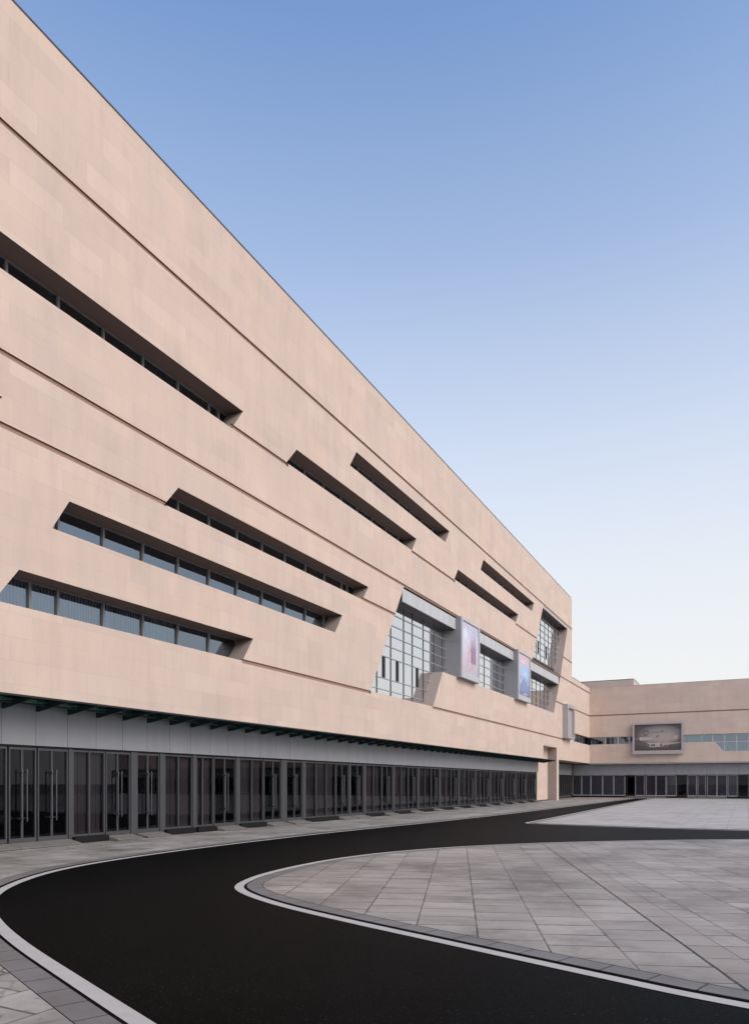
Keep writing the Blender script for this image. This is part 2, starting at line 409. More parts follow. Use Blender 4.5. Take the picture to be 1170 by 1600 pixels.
def ribbon(poly, P, mull, depth, blind=None, fw=.035, rail=.04, fmat='midframe'):
    """one ribbon window: mullions and rails, panes as its child"""
    z0 = min(z for _, z in poly); z1 = max(z for _, z in poly)
    fr = MB()
    a0, b0 = span(poly, z0+.001); a1, b1 = span(poly, z1-.001)
    pbox(fr, P, a0, b0, z0+.002, z0+rail, depth-.05, depth+.03)
    pbox(fr, P, a1, b1, z1-rail, z1-.002, depth-.05, depth+.03)
    for m_ in mull:
        s = vspan(poly, m_)
        if not s or s[1]-s[0] < .12: continue
        pbox(fr, P, m_-fw, m_+fw, s[0]+(rail if s[0] < z0+.01 else 0)+.001, s[1]-(rail if s[1] > z1-.01 else 0)-.001, depth-.07, depth+.03)
    o = fr.build('window', M[fmat], main if P is F else wing)
    g = MB(); g.face([P(u_, z_, depth) for u_, z_ in poly]); g.build('pane', M['glass_win'], o, fix=False)
    if blind:
        b = MB(); u_ = blind[0]
        while u_ < blind[1]:
            s = vspan(poly, u_)
            wd = random.uniform(.07, .095)
            if s and random.random() < .93:
                t = random.uniform(.006, .03)
                b.face([P(u_, z0, depth+.16), P(u_+wd, z0, depth+.16+t), P(u_+wd, z1+.1, depth+.16+t), P(u_, z1+.1, depth+.16)])
            u_ += .105
        b.build('blind', M['blind'], o, fix=False)
    return o
lat = [12.57+1.62*k for k in range(-16, 36)]
ribbon(WIN['A'], F, lat + [21.2], .75)
ribbon(WIN['B'], F, [x-.06 for x in lat], .75)
ribbon(WIN['B2'], F, [x+.0 for x in lat], .75)
ribbon(WIN['B3'], F, [x+.0 for x in lat], .75)
ribbon(WIN['B4'], F, [x+.0 for x in lat], .75)
ribbon(WIN['C'], F, lat + [30.95], .75)
ribbon(WIN['D'], F, lat + [28.75], .75, blind=(13.5, 14.3))
ribbon(WIN['E'], F, [13.27, 14.18] + [x for x in lat if x > 15], .75, blind=(11.9, 19.0))
ribbon(WIN['F'], F, lat, .75)
sp_o = ribbon(STRIP, F, [82.2, 84.0, 85.8, 87.6], .3, fmat='darkframe')

# ---- the two curtain walls behind the stepped opening
D = .75
LOWCW = [(32.0, 6.29), (40.2, 6.29), (41.77, 8.59), (71.15, 8.59), (73.4, 11.68), (35.6, 11.68)]
UPCW = [(63.35, 13.30), (74.4, 13.30), (77.3, 18.2), (66.9, 18.2)]
def curtain(poly, mull, trans, bars, skip):
    fr = MB()
    for m_ in mull:
        s = vspan(poly, m_)
        if s and s[1]-s[0] > .1: pbox(fr, F, m_-.032, m_+.032, s[0], s[1], D-.03, D+.05)
    fr.mi = 1
    for z in trans:
        a, b = span(poly, z)
        cuts = [a] + [x for x in sorted(mull) if a < x < b] + [b]
        for p, q in zip(cuts, cuts[1:]):
            if any(lo < (p+q)/2 < hi and abs(z-zz) < .1 for lo, hi, zz in skip): continue
            pbox(fr, F, p+(.033 if p != a else 0), q-(.033 if q != b else 0), z-.02, z+.02, D-.045, D+.05)
    o = fr.build('curtain_wall', [M['darkframe'], M['paleframe']], main)
    g = MB(); g.face([F(u_, z_, D) for u_, z_ in poly]); g.build('pane', M['glass_mirror'], o, fix=False)
    for (u_, za, zb) in bars:
        v = MB(); pbox(v, F, u_-.11, u_+.11, za+.03, zb-.03, D-.05, D+.04); pbox(v, F, u_-.07, u_+.07, za+.08, zb-.08, D-.058, D-.051)
        v.build('reflection_bar', M['black'], o)  # dark bars modelled in place of columns mirrored in the glass
    return o
lowm = [34.23, 35.93, 37.62, 38.83, 40.45, 42.16, 43.55, 45.2, 46.9, 48.5, 50.4, 52.0, 53.61, 55.16, 56.7, 58.06, 59.6, 61.2, 62.7, 64.2, 65.7, 67.2, 68.7, 70.2, 71.7]
curtain(LOWCW, lowm, [11.05, 10.43, 9.82, 9.20, 8.58, 7.98, 7.38, 6.76],
        [(35.05, 7.38, 8.58), (36.78, 7.38, 8.58), (39.55, 7.38, 8.58)], [(30, 40.4, 7.98), (44.4, 90, 8.58)])
curtain(UPCW, [64.2, 65.7, 67.2, 68.77, 70.47, 71.89, 73.41, 74.84, 76.32], [17.55, 16.95, 16.35, 15.75, 15.15, 14.55, 13.95],
        [(66.2, 13.95, 15.15), (68.0, 13.95, 15.15), (71.1, 13.95, 15.15)], [])
lv = MB()
pbox(lv, F, 62.9, 74.0, 13.26, 13.34, D-.1, D+.05)
a = 63.0
while a < 73.9:
    pbox(lv, F, a, a+.16, 12.52, 13.26, D-.09, D-.03); a += .42
pbox(lv, F, 62.9, 74.0, 12.50, 13.26, D-.02, D+.02)
lv.build('louvre', M['darkframe'], main)
# pale grey fascia band across the curtain walls
fb = MB()
def band(u0, u1, z0, z1, d0, d1, step, mb):
    n = max(1, round((u1-u0)/step)); s = (u1-u0)/n
    for i in range(n): pbox(mb, F, u0+i*s+.008, u0+(i+1)*s-.008, z0, z1, d0, d1)
for a, b in ((36.0, 44.15), (47.75, 57.35), (61.05, 73.35)):
    fb = MB(); band(a, b, 11.68, 12.40, .06, .12, 1.9, fb); fb.build('fascia', M['lightpanel'], main)
fu = MB()
pbox(fu, F, 35.5, 74.0, 11.66, 11.68, .12, D+.05)
pbox(fu, F, 35.8, 74.0, 12.41, 12.48, .14, D+.05)
fu.build('soffit', M['darkframe'], main)
# grey band along the top of the upper curtain wall, cap on its right jamb
fu = MB(); pbox(fu, F, 66.85, 77.25, 18.02, 18.19, .02, .10); fu.build('fascia', M['lightpanel'], main)

# ---- ground floor: grey fascia with open joints every metre
fa = MB()
for k in range(-14, 65):
    fa.box(-.16, -.08, k-.02+.006, k+.98-.006, 2.70, 3.78)
fa.box(-.16, -.08, 64.986, 65.4, 2.70, 3.78)
fa.build('fascia', M['panel'], main)
fa = MB(); fa.box(-.24, -.162, UB, 65.38, 2.72, 3.78); fa.box(-.60, -.24, UB, 65.38, 2.66, 2.70); fa.build('soffit', M['darkframe'], main)
XG = -.20     # glass line
fx = [(12.25, 'D', 12.64, 13.05), (13.10, 'D', 13.55, 14.06), (14.21, 'W', [14.8], 15.37), (15.41, 'D', 15.87, 16.36), (16.63, 'D', 17.1, 17.60),
      (17.82, 'W', [18.48], 19.16), (19.34, 'W', [19.68], 20.26), (20.30, 'D', 20.91, 21.52), (21.74, 'W', [22.52], 23.26), (23.30, 'D', 23.93, 24.45),
      (24.86, 'D', 25.47, 26.05), (26.28, 'W', [27.17, 28.04], 28.90), (28.94, 'D', 29.51, 30.10), (30.30, 'D', 31.02, 31.60)]
u = 31.82
for k in range(10):
    fx += [(u, 'W', [u+.9], u+1.85), (u+1.89, 'D', u+2.5, u+3.12)]; u += 3.32
u = 12.22
for k in range(7):
    fx += [(u-1.2, 'D', u-.6, u-.03), (u-3.3, 'W', [u-2.6, u-1.9], u-1.24)]; u -= 3.5
fx.sort(key=lambda t: t[0])
ZB, ZT = .20, 2.64
for i, (a, k, m_, b) in enumerate(fx):
    nxt = fx[i+1][0] if i+1 < len(fx) else b + .1
    if nxt - b > .08:
        colm = MB(); colm.box(XG-.10, XG+.07, b+.012, nxt-.012, .06, ZT+.02); colm.build('column', M['frame'], main)
    if k == 'D':
        f = MB()
        for (p, q) in ((a, a+.036), (b-.036, b)): f.box(XG-.05, XG+.045, p, q, ZB-.04, ZT)
        f.box(XG-.05, XG+.045, a+.036, b-.036, ZT-.06, ZT); f.box(XG-.05, XG+.045, a+.036, b-.036, ZB-.04, ZB+.07)
        for (p, q) in ((m_-.032, m_-.003), (m_+.003, m_+.032)): f.box(XG-.035, XG+.03, p, q, ZB+.071, ZT-.061)
        d = f.build('door', M['frame'], main)
        g = MB(); g.box(XG-.006, XG+.006, a+.03, m_-.02, ZB+.05, ZT-.05); g.box(XG-.006, XG+.006, m_+.02, b-.03, ZB+.05, ZT-.05); g.build('pane', M['glass_dark'], d)
        for s in (-1, 1):
            y = m_ + s*.07
            h = MB(); h.tube((XG+.13, y, .70), (XG+.13, y, 2.08), .014, 12)
            for z in (.78, 2.0):
                h.tube((XG+.0, y, z), (XG+.15, y, z), .022, 10)
            h.build('handle', M['steel'], d)
        rp = MB(); rp.prism([(XG-.05, a, .03), (.32, a, .03), (.32, a, .066), (XG+.05, a, ZB-.045), (XG-.05, a, ZB-.045)],
                            [(XG-.05, b+.04, .03), (.32, b+.04, .03), (.32, b+.04, .066), (XG+.05, b+.04, ZB-.045), (XG-.05, b+.04, ZB-.045)])
        rp.build('ramp', M['ramp'], main)
    else:
        f = MB(); ms = [a] + m_ + [b]
        for j, y in enumerate(ms):
            lo = y if j == 0 else y-.025
            hi = y if j == len(ms)-1 else y+.025
            if j == 0: hi = y+.045
            if j == len(ms)-1: lo = y-.045
            f.box(XG-.05, XG+.05, lo, hi, ZB, ZT)
        cuts = [a+.045] + [x for y in m_ for x in (y-.025, y+.025)] + [b-.045]
        for p, q in zip(cuts[::2], cuts[1::2]):
            f.box(XG-.04, XG+.04, p, q, ZT-.05, ZT); f.box(XG-.04, XG+.04, p, q, ZB, ZB+.06)
        d = f.build('window', M['frame'], main)
        g = MB(); g.face([(XG, a+.02, ZB+.03), (XG, b-.02, ZB+.03), (XG, b-.02, ZT-.03), (XG, a+.02, ZT-.03)]); g.build('pane', M['glass_dark'], d, fix=False)
        cu = MB(); y = a+.05
        while y < b-.06:
            t = min(y+.13, b-.05); e = random.uniform(0, .05)
            cu.face([(XG-.10-e, y, ZB), (XG-.13+e*.5, t, ZB), (XG-.13+e*.5, t, ZT), (XG-.10-e, y, ZT)]); y = t
        cu.build('curtain', M['curtain'], d, fix=False)
        pl = MB(); pl.box(XG-.095, XG+.20, a-.03, b+.02, .03, ZB-.005); pl.build('plinth', M['plinth'], main)
# threshold of dark stone behind
t = MB(); t.box(-1.2, XG-.11, UB, 65.0, .02, .16); t.box(-.895, -.80, 64.95, 72.27, .02, .085); t.build('threshold', M['plinth'], main)
e = MB(); e.box(-.88, -.12, 65.02, 65.1, .06, 3.94); e.build('column', M['panel'], main)

# ---- ground floor beyond the pier
q = MB()
for k in range(16): q.box(-2.12, -2.04, 73.22+k*1.0, 73.22+k*1.0+.985, 2.70, 4.08)
q.build('fascia', M['panel'], main)
f = MB(); u = 73.6
while u < 89.3:
    f.box(-2.26, -2.14, u, u+.12, .06, 2.7); u += 1.18
f.box(-2.24, -2.16, 73.25, 89.3, .2, .26); f.box(-2.26, -2.12, 73.25, 89.3, .03, .2)
d = f.build('window', M['darkframe'], main)
g = MB(); g.face([(-2.20, 73.25, .26), (-2.20, 89.3, .26), (-2.20, 89.3, 2.7), (-2.20, 73.25, 2.7)]); g.build('pane', M['glass_dark'], d, fix=False)

# ---- glass canopy
ZC = 3.815
can = MB()
can.box(1.10, 1.13, UB, 67.05, ZC-.02, ZC+.025)          # front edge
cano = can.build('canopy', M['black'], main)
cg = MB()
for k in range(-14, 67):
    cg.box(.012, 1.095, k+.02, k+.98, ZC-.012, ZC+.004)
cg.build('glass', M['glass_green'], cano)
tb = MB(); tb.tube((.30, UB, ZC-.075), (.30, 67.03, ZC-.075), .030, 10); tb.build('tube', M['tube'], cano)
br = MB()
P0 = [(-.08, ZC-.22), (.02, ZC-.22), (1.099, ZC-.036), (1.099, ZC-.013), (-.08, ZC-.013)]
br.prism([(x, -.018, z) for x, z in P0], [(x, .018, z) for x, z in P0])
b0 = br.build('bracket', M['green_steel'], cano); b0.location = (0, -8, 0)
for k in range(-7, 68):
    dup(b0, (0, k+8, 0), cano)

# ================================================================== THE WING (facade in the plane y = UC, u = x)
V = Plane('y', UC)
wing = empty('low_building', (0, 0, 0))
tag(wing, 'low pink sandstone wing with a strip window and glass doors closing off the plaza', 'building')
XE = 78.
def W_(x): return x
WS = [(0.0, 6.32), (13.68, 6.32), (14.62, 5.25), (60.0, 5.25), (60.9, 6.32), (60.9, 7.24), (0.0, 7.24)]
wg = [(0, XE, 9.82)]
holes = [WS, rect(0, XE, -.1, 4.1)] + [rect(a, b, z-.075, z+.075) for a, b, z in wg]
w = MB(); wall_front(w, V, 0., XE, 0., ZL, holes)
for (ua, za), (ub, zb) in zip(WS, WS[1:]+WS[:1]):
    if not (ua == 0 and ub == 0): w.face([V(ua, za), V(ub, zb), V(ub, zb, .22), V(ua, za, .22)])
gm = MB(); groove(gm, V, 0, XE, 9.82); gm.build('trim_strip', M['brown'], wing, fix=False)
w.face([V(0, 4.1), V(XE, 4.1), V(XE, 4.1, .6), V(0, 4.1, .6)])
w.face([(XE, UC, 0), (XE, UC+40, 0), (XE, UC+40, ZL), (XE, UC, ZL)])
w.face([(-40, UC+40, 0), (XE, UC+40, 0), (XE, UC+40, ZL), (-40, UC+40, ZL)])
w.build('wall', M['stone'], wing, fix=False)
r = MB(); r.face([(-.3, UC+.3, ZL-.3), (XE, UC+.3, ZL-.3), (XE, UC+40, ZL-.3), (-.3, UC+40, ZL-.3)]); r.box(0, XE, UC+.26, UC+.3, ZL-.3, ZL)
r.build('roof', M['roof'], wing)
c = MB(); c.box(0.02, XE, UC-.015, UC+.30, ZL+.002, ZL+.045); c.build('roof_coping', M['stone'], wing)
ph = MB(); ph.box(-22, 3.1, 104.4, 110.4, ZL-.25, 16.0); pho = ph.build('penthouse', M['stone'], wing)
c = MB(); c.box(-22.03, 3.13, 104.37, 110.43, 16.002, 16.06); c.build('roof_coping', M['darkframe'], pho)
r = MB(); r.box(.1, XE-.1, UC+6, UC+6.1, .02, ZL-.4); r.box(.1, XE-.1, UC+1.2, UC+6, 3.97, 4.2); r.box(.1, XE-.1, UC+.6, UC+6, 8., 8.2); r.box(.1, XE-.1, UC+.9, UC+6, .02, .06)
r.build('interior', M['interior'], wing)
# strip window: white frames
fr = MB(); dp = .16
ups = [1.86, 3.29, 4.56, 5.9, 7.4, 9.0, 12.32, 13.46, 14.65, 15.85] + [17.05+1.2*k for k in range(36)]
zT, zM, zB = 7.24, 6.32, 5.25
pbox(fr, V, 0.02, 60.85, zT-.07, zT-.003, dp-.06, dp+.05)
pbox(fr, V, 0.02, 13.68, zM+.003, zM+.06, dp-.06, dp+.05)
pbox(fr, V, 13.70, 60.85, zM-.035, zM+.06, dp-.06, dp+.05)
pbox(fr, V, 14.64, 59.9, zB+.003, zB+.07, dp-.06, dp+.05)
for x in ups:
    pbox(fr, V, x-.055, x+.055, zM+.061, zT-.071, dp-.07, dp+.05)
    if x > 14.6: pbox(fr, V, x-.05, x+.05, zB+.071, zM-.036, dp-.07, dp+.05)
pbox(fr, V, 10.45, 10.56, zM+.061, zT-.071, dp-.07, dp+.05)
so = fr.build('window', M['whiteframe'], wing)
g = MB(); g.face([V(u_, z_, dp) for u_, z_ in WS]); g.build('pane', M['glass_win'], so, fix=False)
bl = MB(); bl.face([V(10.9, 6.34, dp+.2), V(12.2, 6.34, dp+.2), V(12.2, 6.95, dp+.2), V(10.9, 6.95, dp+.2)])
bl.face([V(14.0, 5.0, dp+.2), V(59.9, 5.0, dp+.2), V(59.9, 6.25, dp+.2), V(14.0, 6.25, dp+.2)])
bl.build('blind', M['blind'], so, fix=False)
# grey fascia and slim canopy
fa = MB(); x = -2.0
while x < XE-.2:
    pbox(fa, V, x+.008, x+1.65-.008, 2.70, 3.93, .12, .18); x += 1.65
fa.build('fascia', M['panel'], wing)
fa = MB(); pbox(fa, V, -2.0, XE-.1, 2.66, 2.70, .10, .6); fa.build('soffit', M['darkframe'], wing)
cw = MB(); pbox(cw, V, .15, XE-.2, 3.97, 4.04, -.55, .12)
cwo = cw.build('canopy', M['whiteframe'], wing)
b = MB(); b.box(-.03, .03, UC-.5, UC+.115, 3.86, 3.968); b0 = b.build('bracket', M['darkframe'], cwo); b0.location = (1.75, 0, 0)
for k in range(1, 45): dup(b0, (1.65*k, 0, 0), cwo)
# glass doors and windows
GY = UC + .26
seq = [('W', -2.05, -1.0), ('W', -.96, .10), ('W', .14, 1.46), ('W', 1.50, 2.75), ('W', 2.79, 4.05), ('O', 4.24, 5.17), ('D', 5.22, 6.25), ('D', 6.40, 8.55), ('W', 8.62, 9.66), ('O', 9.80, 10.76), ('D', 10.85, 11.79), ('D', 11.90, 12.74), ('D', 12.86, 14.88), ('W', 14.96, 15.92), ('O', 16.02, 16.98), ('D', 17.05, 18.1), ('D', 18.2, 19.1), ('D', 19.2, 21.2), ('W', 21.3, 22.3)]
x = 22.4; base = seq[7:]
for rep in range(4):
    for k, a, b_ in base: seq.append((k, a-9.8+x, b_-9.8+x))
    x += 12.6
for k, a, b_ in seq:
    if b_ > XE-1: break
    f = MB(); fw = .038
    z0 = .26 if k != 'O' else .22
    f.box(a, a+fw, GY-.05, GY+.05, z0-.02, 2.66); f.box(b_-fw, b_, GY-.05, GY+.05, z0-.02, 2.66)
    f.box(a+fw, b_-fw, GY-.045, GY+.045, 2.59, 2.66); f.box(a+fw, b_-fw, GY-.045, GY+.045, z0-.02, z0+.06)
    if k == 'D' and b_-a > 1.5: m_ = (a+b_)/2; f.box(m_-.035, m_+.035, GY-.045, GY+.04, z0+.061, 2.589)
    o = f.build('door' if k == 'D' else 'window', M['whiteframe'] if k != 'O' else M['darkframe'], wing)
    g = MB(); g.face([(a+.02, GY, z0), (b_-.02, GY, z0), (b_-.02, GY, 2.63), (a+.02, GY, 2.63)]); g.build('pane', M['glass_dark'], o, fix=False)
    if k == 'W':
        cu = MB(); cu.face([(a, GY+.2, z0), (b_, GY+.2, z0), (b_, GY+.2, 2.6), (a, GY+.2, 2.6)]); cu.build('curtain', M['slate'], o, fix=False)
    if k == 'D':
        cu = MB(); cu.face([(a, GY+.5, z0), (b_, GY+.5, z0), (b_, GY+.5, 2.6), (a, GY+.5, 2.6)]); cu.build('curtain', M['dusk'], o, fix=False)
        for m_ in ([(a+b_)/2 - .1, (a+b_)/2 + .1] if b_-a > 1.5 else [b_-.13]):
            h = MB(); h.tube((m_, GY-.11, .95), (m_, GY-.11, 1.75), .016, 8)
            for z in (1.02, 1.68): h.tube((m_, GY-.11, z), (m_, GY, z), .012, 8)
            h.build('handle', M['steel'], o)
pl = MB(); pl.box(-2.1, XE-.1, GY-.09, GY+.4, .03, .235); pl.build('plinth', M['plinth'], wing)
for a, b_ in ((4.2, 8.6), (10.8, 14.9), (17.0, 21.25)):
    s = MB(); s.box(a, b_, GY-1.15, GY-.095, .05, .14); s.box(a+.1, b_-.1, GY-.65, GY-.096, .141, .20); s.build('step', M['ramp'], wing)

# ================================================================== POSTER BOXES, SIGN BOX, BILLBOARD
def flat(name, col, rough=.35): return plain(name, col, rough, var=.05, scale=2.)
def print_mat(name, fn):
    m, nt, out = mat(name); tc = N(nt, 'ShaderNodeTexCoord').outputs['Object']
    sx = N(nt, 'ShaderNodeSeparateXYZ'); L(nt, tc, sx.inputs[0])
    c = fn(nt, sx, tc); bsdf(nt, out, c, .3, 0, .4); return m
def ell(nt, a, b, ca, cb, ra, rb):
    """soft ellipse mask of two coordinates"""
    p = math_n(nt, 'DIVIDE', math_n(nt, 'SUBTRACT', a, ca), ra); q = math_n(nt, 'DIVIDE', math_n(nt, 'SUBTRACT', b, cb), rb)
    d = math_n(nt, 'ADD', math_n(nt, 'MULTIPLY', p, p), math_n(nt, 'MULTIPLY', q, q))
    return ramp(nt, d, [(.15, 1.), (1., 0.)])
def poster_a(nt, s, tc):
    y, z = s.outputs[1], s.outputs[2]
    bg = ramp(nt, math_n(nt, 'ADD', math_n(nt, 'MULTIPLY', z, .28), .5), [(0., (.40, .36, .42)), (.25, (.52, .46, .54)), (.6, (.62, .60, .74)), (.85, (.46, .47, .60)), (1., (.52, .50, .64))])
    n = noise(nt, tc, 2.4, 5, .6, (1, 1.6, .5)); bg = mixc(nt, ramp(nt, n, [(.42, 0.), (.7, .5)]), bg, (.36, .32, .42))
    t = noise(nt, tc, 1.9, 3, .6, (1, 3.2, .18)); tw = math_n(nt, 'MULTIPLY', ell(nt, y, z, .55, -.1, .85, 1.5), ramp(nt, t, [(.42, 0.), (.6, .8)])); bg = mixc(nt, tw, bg, (.24, .17, .24))
    rd = ell(nt, y, z, .05, -.55, 1.0, 1.05); n2 = noise(nt, tc, 4., 5, .7)
    bg = mixc(nt, math_n(nt, 'MULTIPLY', rd, ramp(nt, n2, [(.35, .25), (.65, .75)])), bg, (.50, .24, .25))
    wh = ell(nt, y, z, -.9, .9, .5, .5); return mixc(nt, math_n(nt, 'MULTIPLY', wh, .5), bg, (.78, .78, .88))
def poster_b(nt, s, tc):
    y, z = s.outputs[1], s.outputs[2]
    bg = ramp(nt, math_n(nt, 'ADD', math_n(nt, 'MULTIPLY', z, .28), .5), [(0., (.12, .15, .27)), (.3, (.22, .27, .45)), (.6, (.36, .44, .62)), (.8, (.55, .42, .50)), (1., (.58, .38, .42))])
    b1 = ell(nt, y, z, .4, .35, 1.3, .8); bg = mixc(nt, math_n(nt, 'MULTIPLY', b1, .75), bg, (.22, .48, .74))
    n = noise(nt, tc, 2.6, 6, .7); m1 = ell(nt, y, z, 0, -.45, 1.6, 1.1); bg = mixc(nt, math_n(nt, 'MULTIPLY', m1, ramp(nt, n, [(.48, 0.), (.62, .85)])), bg, (.70, .78, .88))
    m2 = ell(nt, y, z, .1, -.7, 1.3, .9); bg = mixc(nt, math_n(nt, 'MULTIPLY', m2, ramp(nt, n, [(.34, .8), (.5, 0.)])), bg, (.06, .07, .16))
    return bg
def poster_box(name, u0, u1, z0, z1, x1, fn, label, extra):
    loc = (0, (u0+u1)/2, z0)
    e = empty(name, loc); tag(e, label, 'poster box', 'poster boxes on the facade')
    def put(mb, nm, m, par=e):
        o = mb.build(nm, m, None, loc=loc); o.location = (0, 0, 0); o.parent = par; return o
    zs = z0 + (z1-z0)*.60
    b = MB(); b.box(-.80, x1, u0, u1, z0, zs-.008); b.box(-.80, x1, u0, u1, zs+.008, z1); b.box(-.78, x1-.02, u0+.02, u1-.02, zs-.008, zs+.008)
    put(b, 'casing', M['boxgrey'])
    f = MB(); t = .18; tb = .42
    f.box(x1+.001, x1+.09, u0+.01, u0+t, z0+.01, z1-.01); f.box(x1+.001, x1+.09, u1-t, u1-.01, z0+.01, z1-.01)
    f.box(x1+.001, x1+.09, u0+t, u1-t, z1-t, z1-.01); f.box(x1+.001, x1+.09, u0+t, u1-t, z0+.01, z0+tb)
    put(f, 'frame', M['lightpanel'])
    lc = (x1+.012, (u0+u1)/2, (z0+z1)/2 + .12)
    p = MB(); p.face([(x1+.012, u0+t, z0+tb), (x1+.012, u1-t, z0+tb), (x1+.012, u1-t, z1-t), (x1+.012, u0+t, z1-t)])
    mats = [print_mat(name + '_print', fn)] + extra[0]
    for mi, poly in extra[1]:
        p.mi = mi; p.face([(x1+.015+.002*mi, lc[1]+a, lc[2]+b_) for a, b_ in poly])
    o = p.build('poster', mats, None, loc=lc, fix=False); o.location = Vector(lc) - Vector(loc); o.parent = e
    return e
def strip_q(a, b, z0, z1): return [(a, z0), (b, z0), (b, z1), (a, z1)]
random.seed(5)
ex_a = ([flat('poster_pale_ink', (.68, .64, .72)), flat('poster_plum_ink', (.25, .17, .24)), flat('poster_red_ink', (.50, .17, .15))], [])
for (a, ht, wd) in ((.15, .2, .07), (.42, .75, .10), (.62, .45, .08), (.86, .95, .09), (1.05, .5, .08)):
    ex_a[1].append((2, [(a-wd, -.9), (a+wd, -.9), (a+wd*.8, ht-.3), (a, ht), (a-wd*.8, ht-.3)]))
ex_a[1].append((1, [(-.1, -1.2), (.0, -1.2), (.05, -.2), (-.05, -.2)]))
for k in range(5): ex_a[1].append((1, strip_q(-.95+.16*k, -.85+.16*k, .42+.02*(k % 2), .52)))
poster_box('poster_box', 44.15, 47.72, 8.57, 12.50, .30, poster_a, 'grey poster box with a pale lilac and red print beside the tall stepped window', ex_a)
ex_b = ([flat('poster_white_ink', (.80, .80, .84)), flat('poster_blue_ink', (.17, .24, .42)), flat('poster_rose_ink', (.72, .58, .64))], [])
for k, (a, wd) in enumerate(((-.05, .07), (.32, .12), (.75, .06))): ex_b[1].append((1, strip_q(a, a+wd+.08, -1.58, -1.46)))
ex_b[1].extend([(2, [(-1.2, -1.2), (-.6, -.35), (-.35, -.55), (-.1, .0), (.25, -.5), (.6, -.2), (1.2, -1.0), (1.2, -1.3), (-1.2, -1.35)]),
            (1, [(-.1, .0), (-.22, -.3), (-.05, -.22), (.08, -.32)]), (1, [(.6, -.2), (.5, -.42), (.62, -.36), (.78, -.42)])])
for k in range(4): ex_b[1].append((3, strip_q(-1.1+.34*k, -.86+.34*k, .95, 1.25))); 
for k in range(6): ex_b[1].append((3, strip_q(-1.1+.22*k, -.97+.22*k, .74, .82)))
poster_box('poster_box', 57.35, 61.05, 8.52, 12.55, .30, poster_b, 'grey poster box with a blue and white print nearer the inner corner', ex_b)

# empty sign box near the inner corner
sb = empty('sign_box', (0, 76.9, 6.35)); tag(sb, 'tall empty grey sign box on the stone wall just above the strip window corner', 'sign')
def put(mb, nm, m, par, loc): o = mb.build(nm, m, None, loc=loc); o.location = (0, 0, 0); o.parent = par; return o
lc = (0, 76.9, 6.35); s0, s1 = 74.85, 78.3
b = MB(); b.box(.002, .30, s0, s1, 6.35, 9.85); put(b, 'casing', M['signgrey'], sb, lc)
b = MB(); b.box(.302, .55, s0, s0+.5, 6.36, 9.84); b.box(.302, .55, s1-.35, s1, 6.36, 9.84); b.box(.302, .55, s0+.5, s1-.35, 9.5, 9.84); b.box(.302, .55, s0+.5, s1-.35, 6.36, 6.62); put(b, 'frame', M['signgrey'], sb, lc)
b = MB(); b.box(.303, .33, s0+.51, s0+2.1, 6.63, 9.49); b.box(.303, .33, s0+2.12, s1-.36, 6.63, 9.49); put(b, 'panel', M['signgrey'], sb, lc)

# billboard on the wing
BX0, BX1, BZ0, BZ1 = 4.97, 10.44, 5.08, 8.72
bb = empty('billboard', ((BX0+BX1)/2, UC, BZ0)); lc = tuple(bb.location)
tag(bb, 'wide framed billboard with a brown and silver print hanging across the strip window', 'billboard')
b = MB(); b.box(BX0+.05, BX1-.05, UC-.30, UC-.002, BZ0+.04, BZ1-.04); put(b, 'casing', M['frame'], bb, lc)
b = MB(); yf = UC-.42; t = .2
b.box(BX0, BX0+t, yf, UC-.302, BZ0, BZ1); b.box(BX1-t, BX1, yf, UC-.302, BZ0, BZ1); b.box(BX0+t, BX1-t, yf, UC-.302, BZ1-t, BZ1); b.box(BX0+t, BX1-t, yf, UC-.302, BZ0, BZ0+.42)
put(b, 'frame', plain('mauve_frame_paint', (.40, .36, .38), .45), bb, lc)
def bill(nt, s, tc):
    x, z = s.outputs[0], s.outputs[2]
    bg = ramp(nt, math_n(nt, 'ADD', math_n(nt, 'MULTIPLY', z, .32), .5), [(0., (.075, .055, .055)), (.35, (.10, .08, .078)), (.75, (.10, .08, .08)), (1., (.072, .056, .062))])
    n = noise(nt, tc, 1.2, 5, .6)
    h = ell(nt, x, z, .25, .25, 2.6, 1.25); bg = mixc(nt, math_n(nt, 'MULTIPLY', h, .85), bg, (.34, .32, .31))
    g2 = ell(nt, x, z, .55, -.1, 1.7, .85); bg = mixc(nt, math_n(nt, 'MULTIPLY', g2, .6), bg, (.42, .36, .34))
    n2 = noise(nt, tc, 3.2, 6, .7); lo = ell(nt, x, z, .1, -.75, 2.4, .7); return mixc(nt, math_n(nt, 'MULTIPLY', lo, ramp(nt, n2, [(.45, 0.), (.6, .7)])), bg, (.30, .22, .20))
pm = print_mat('billboard_print', bill)
lp = ((BX0+BX1)/2, UC-.33, (BZ0+BZ1)/2+.11)
p = MB(); hx, hz = (BX1-BX0)/2-t, (BZ1-BZ0-.62)/2
p.face([(lp[0]-hx, lp[1], lp[2]-hz), (lp[0]+hx, lp[1], lp[2]-hz), (lp[0]+hx, lp[1], lp[2]+hz), (lp[0]-hx, lp[1], lp[2]+hz)])
def pp(mi, poly): p.mi = mi; p.face([(lp[0]+a, lp[1]-.002-.001*mi, lp[2]+b_) for a, b_ in poly])
for k in range(3):      # three-segment ring emblem
    c0 = R(90+120*k+12); n = 8
    arc = [(math.cos(c0+R(96)*i/n), math.sin(c0+R(96)*i/n)) for i in range(n+1)]
    pp(1, [(-1.27+.31*a, .55+.31*b_) for a, b_ in arc] + [(-1.27+.21*a, .55+.21*b_) for a, b_ in arc[::-1]])
for k in range(11): pp(1, strip_q(-.72+.155*k, -.62+.155*k, .56, .64))
pp(2, [(-2.5, -.13), (-1.95, -.10), (-1.95, -.15), (-2.5, -.17)])
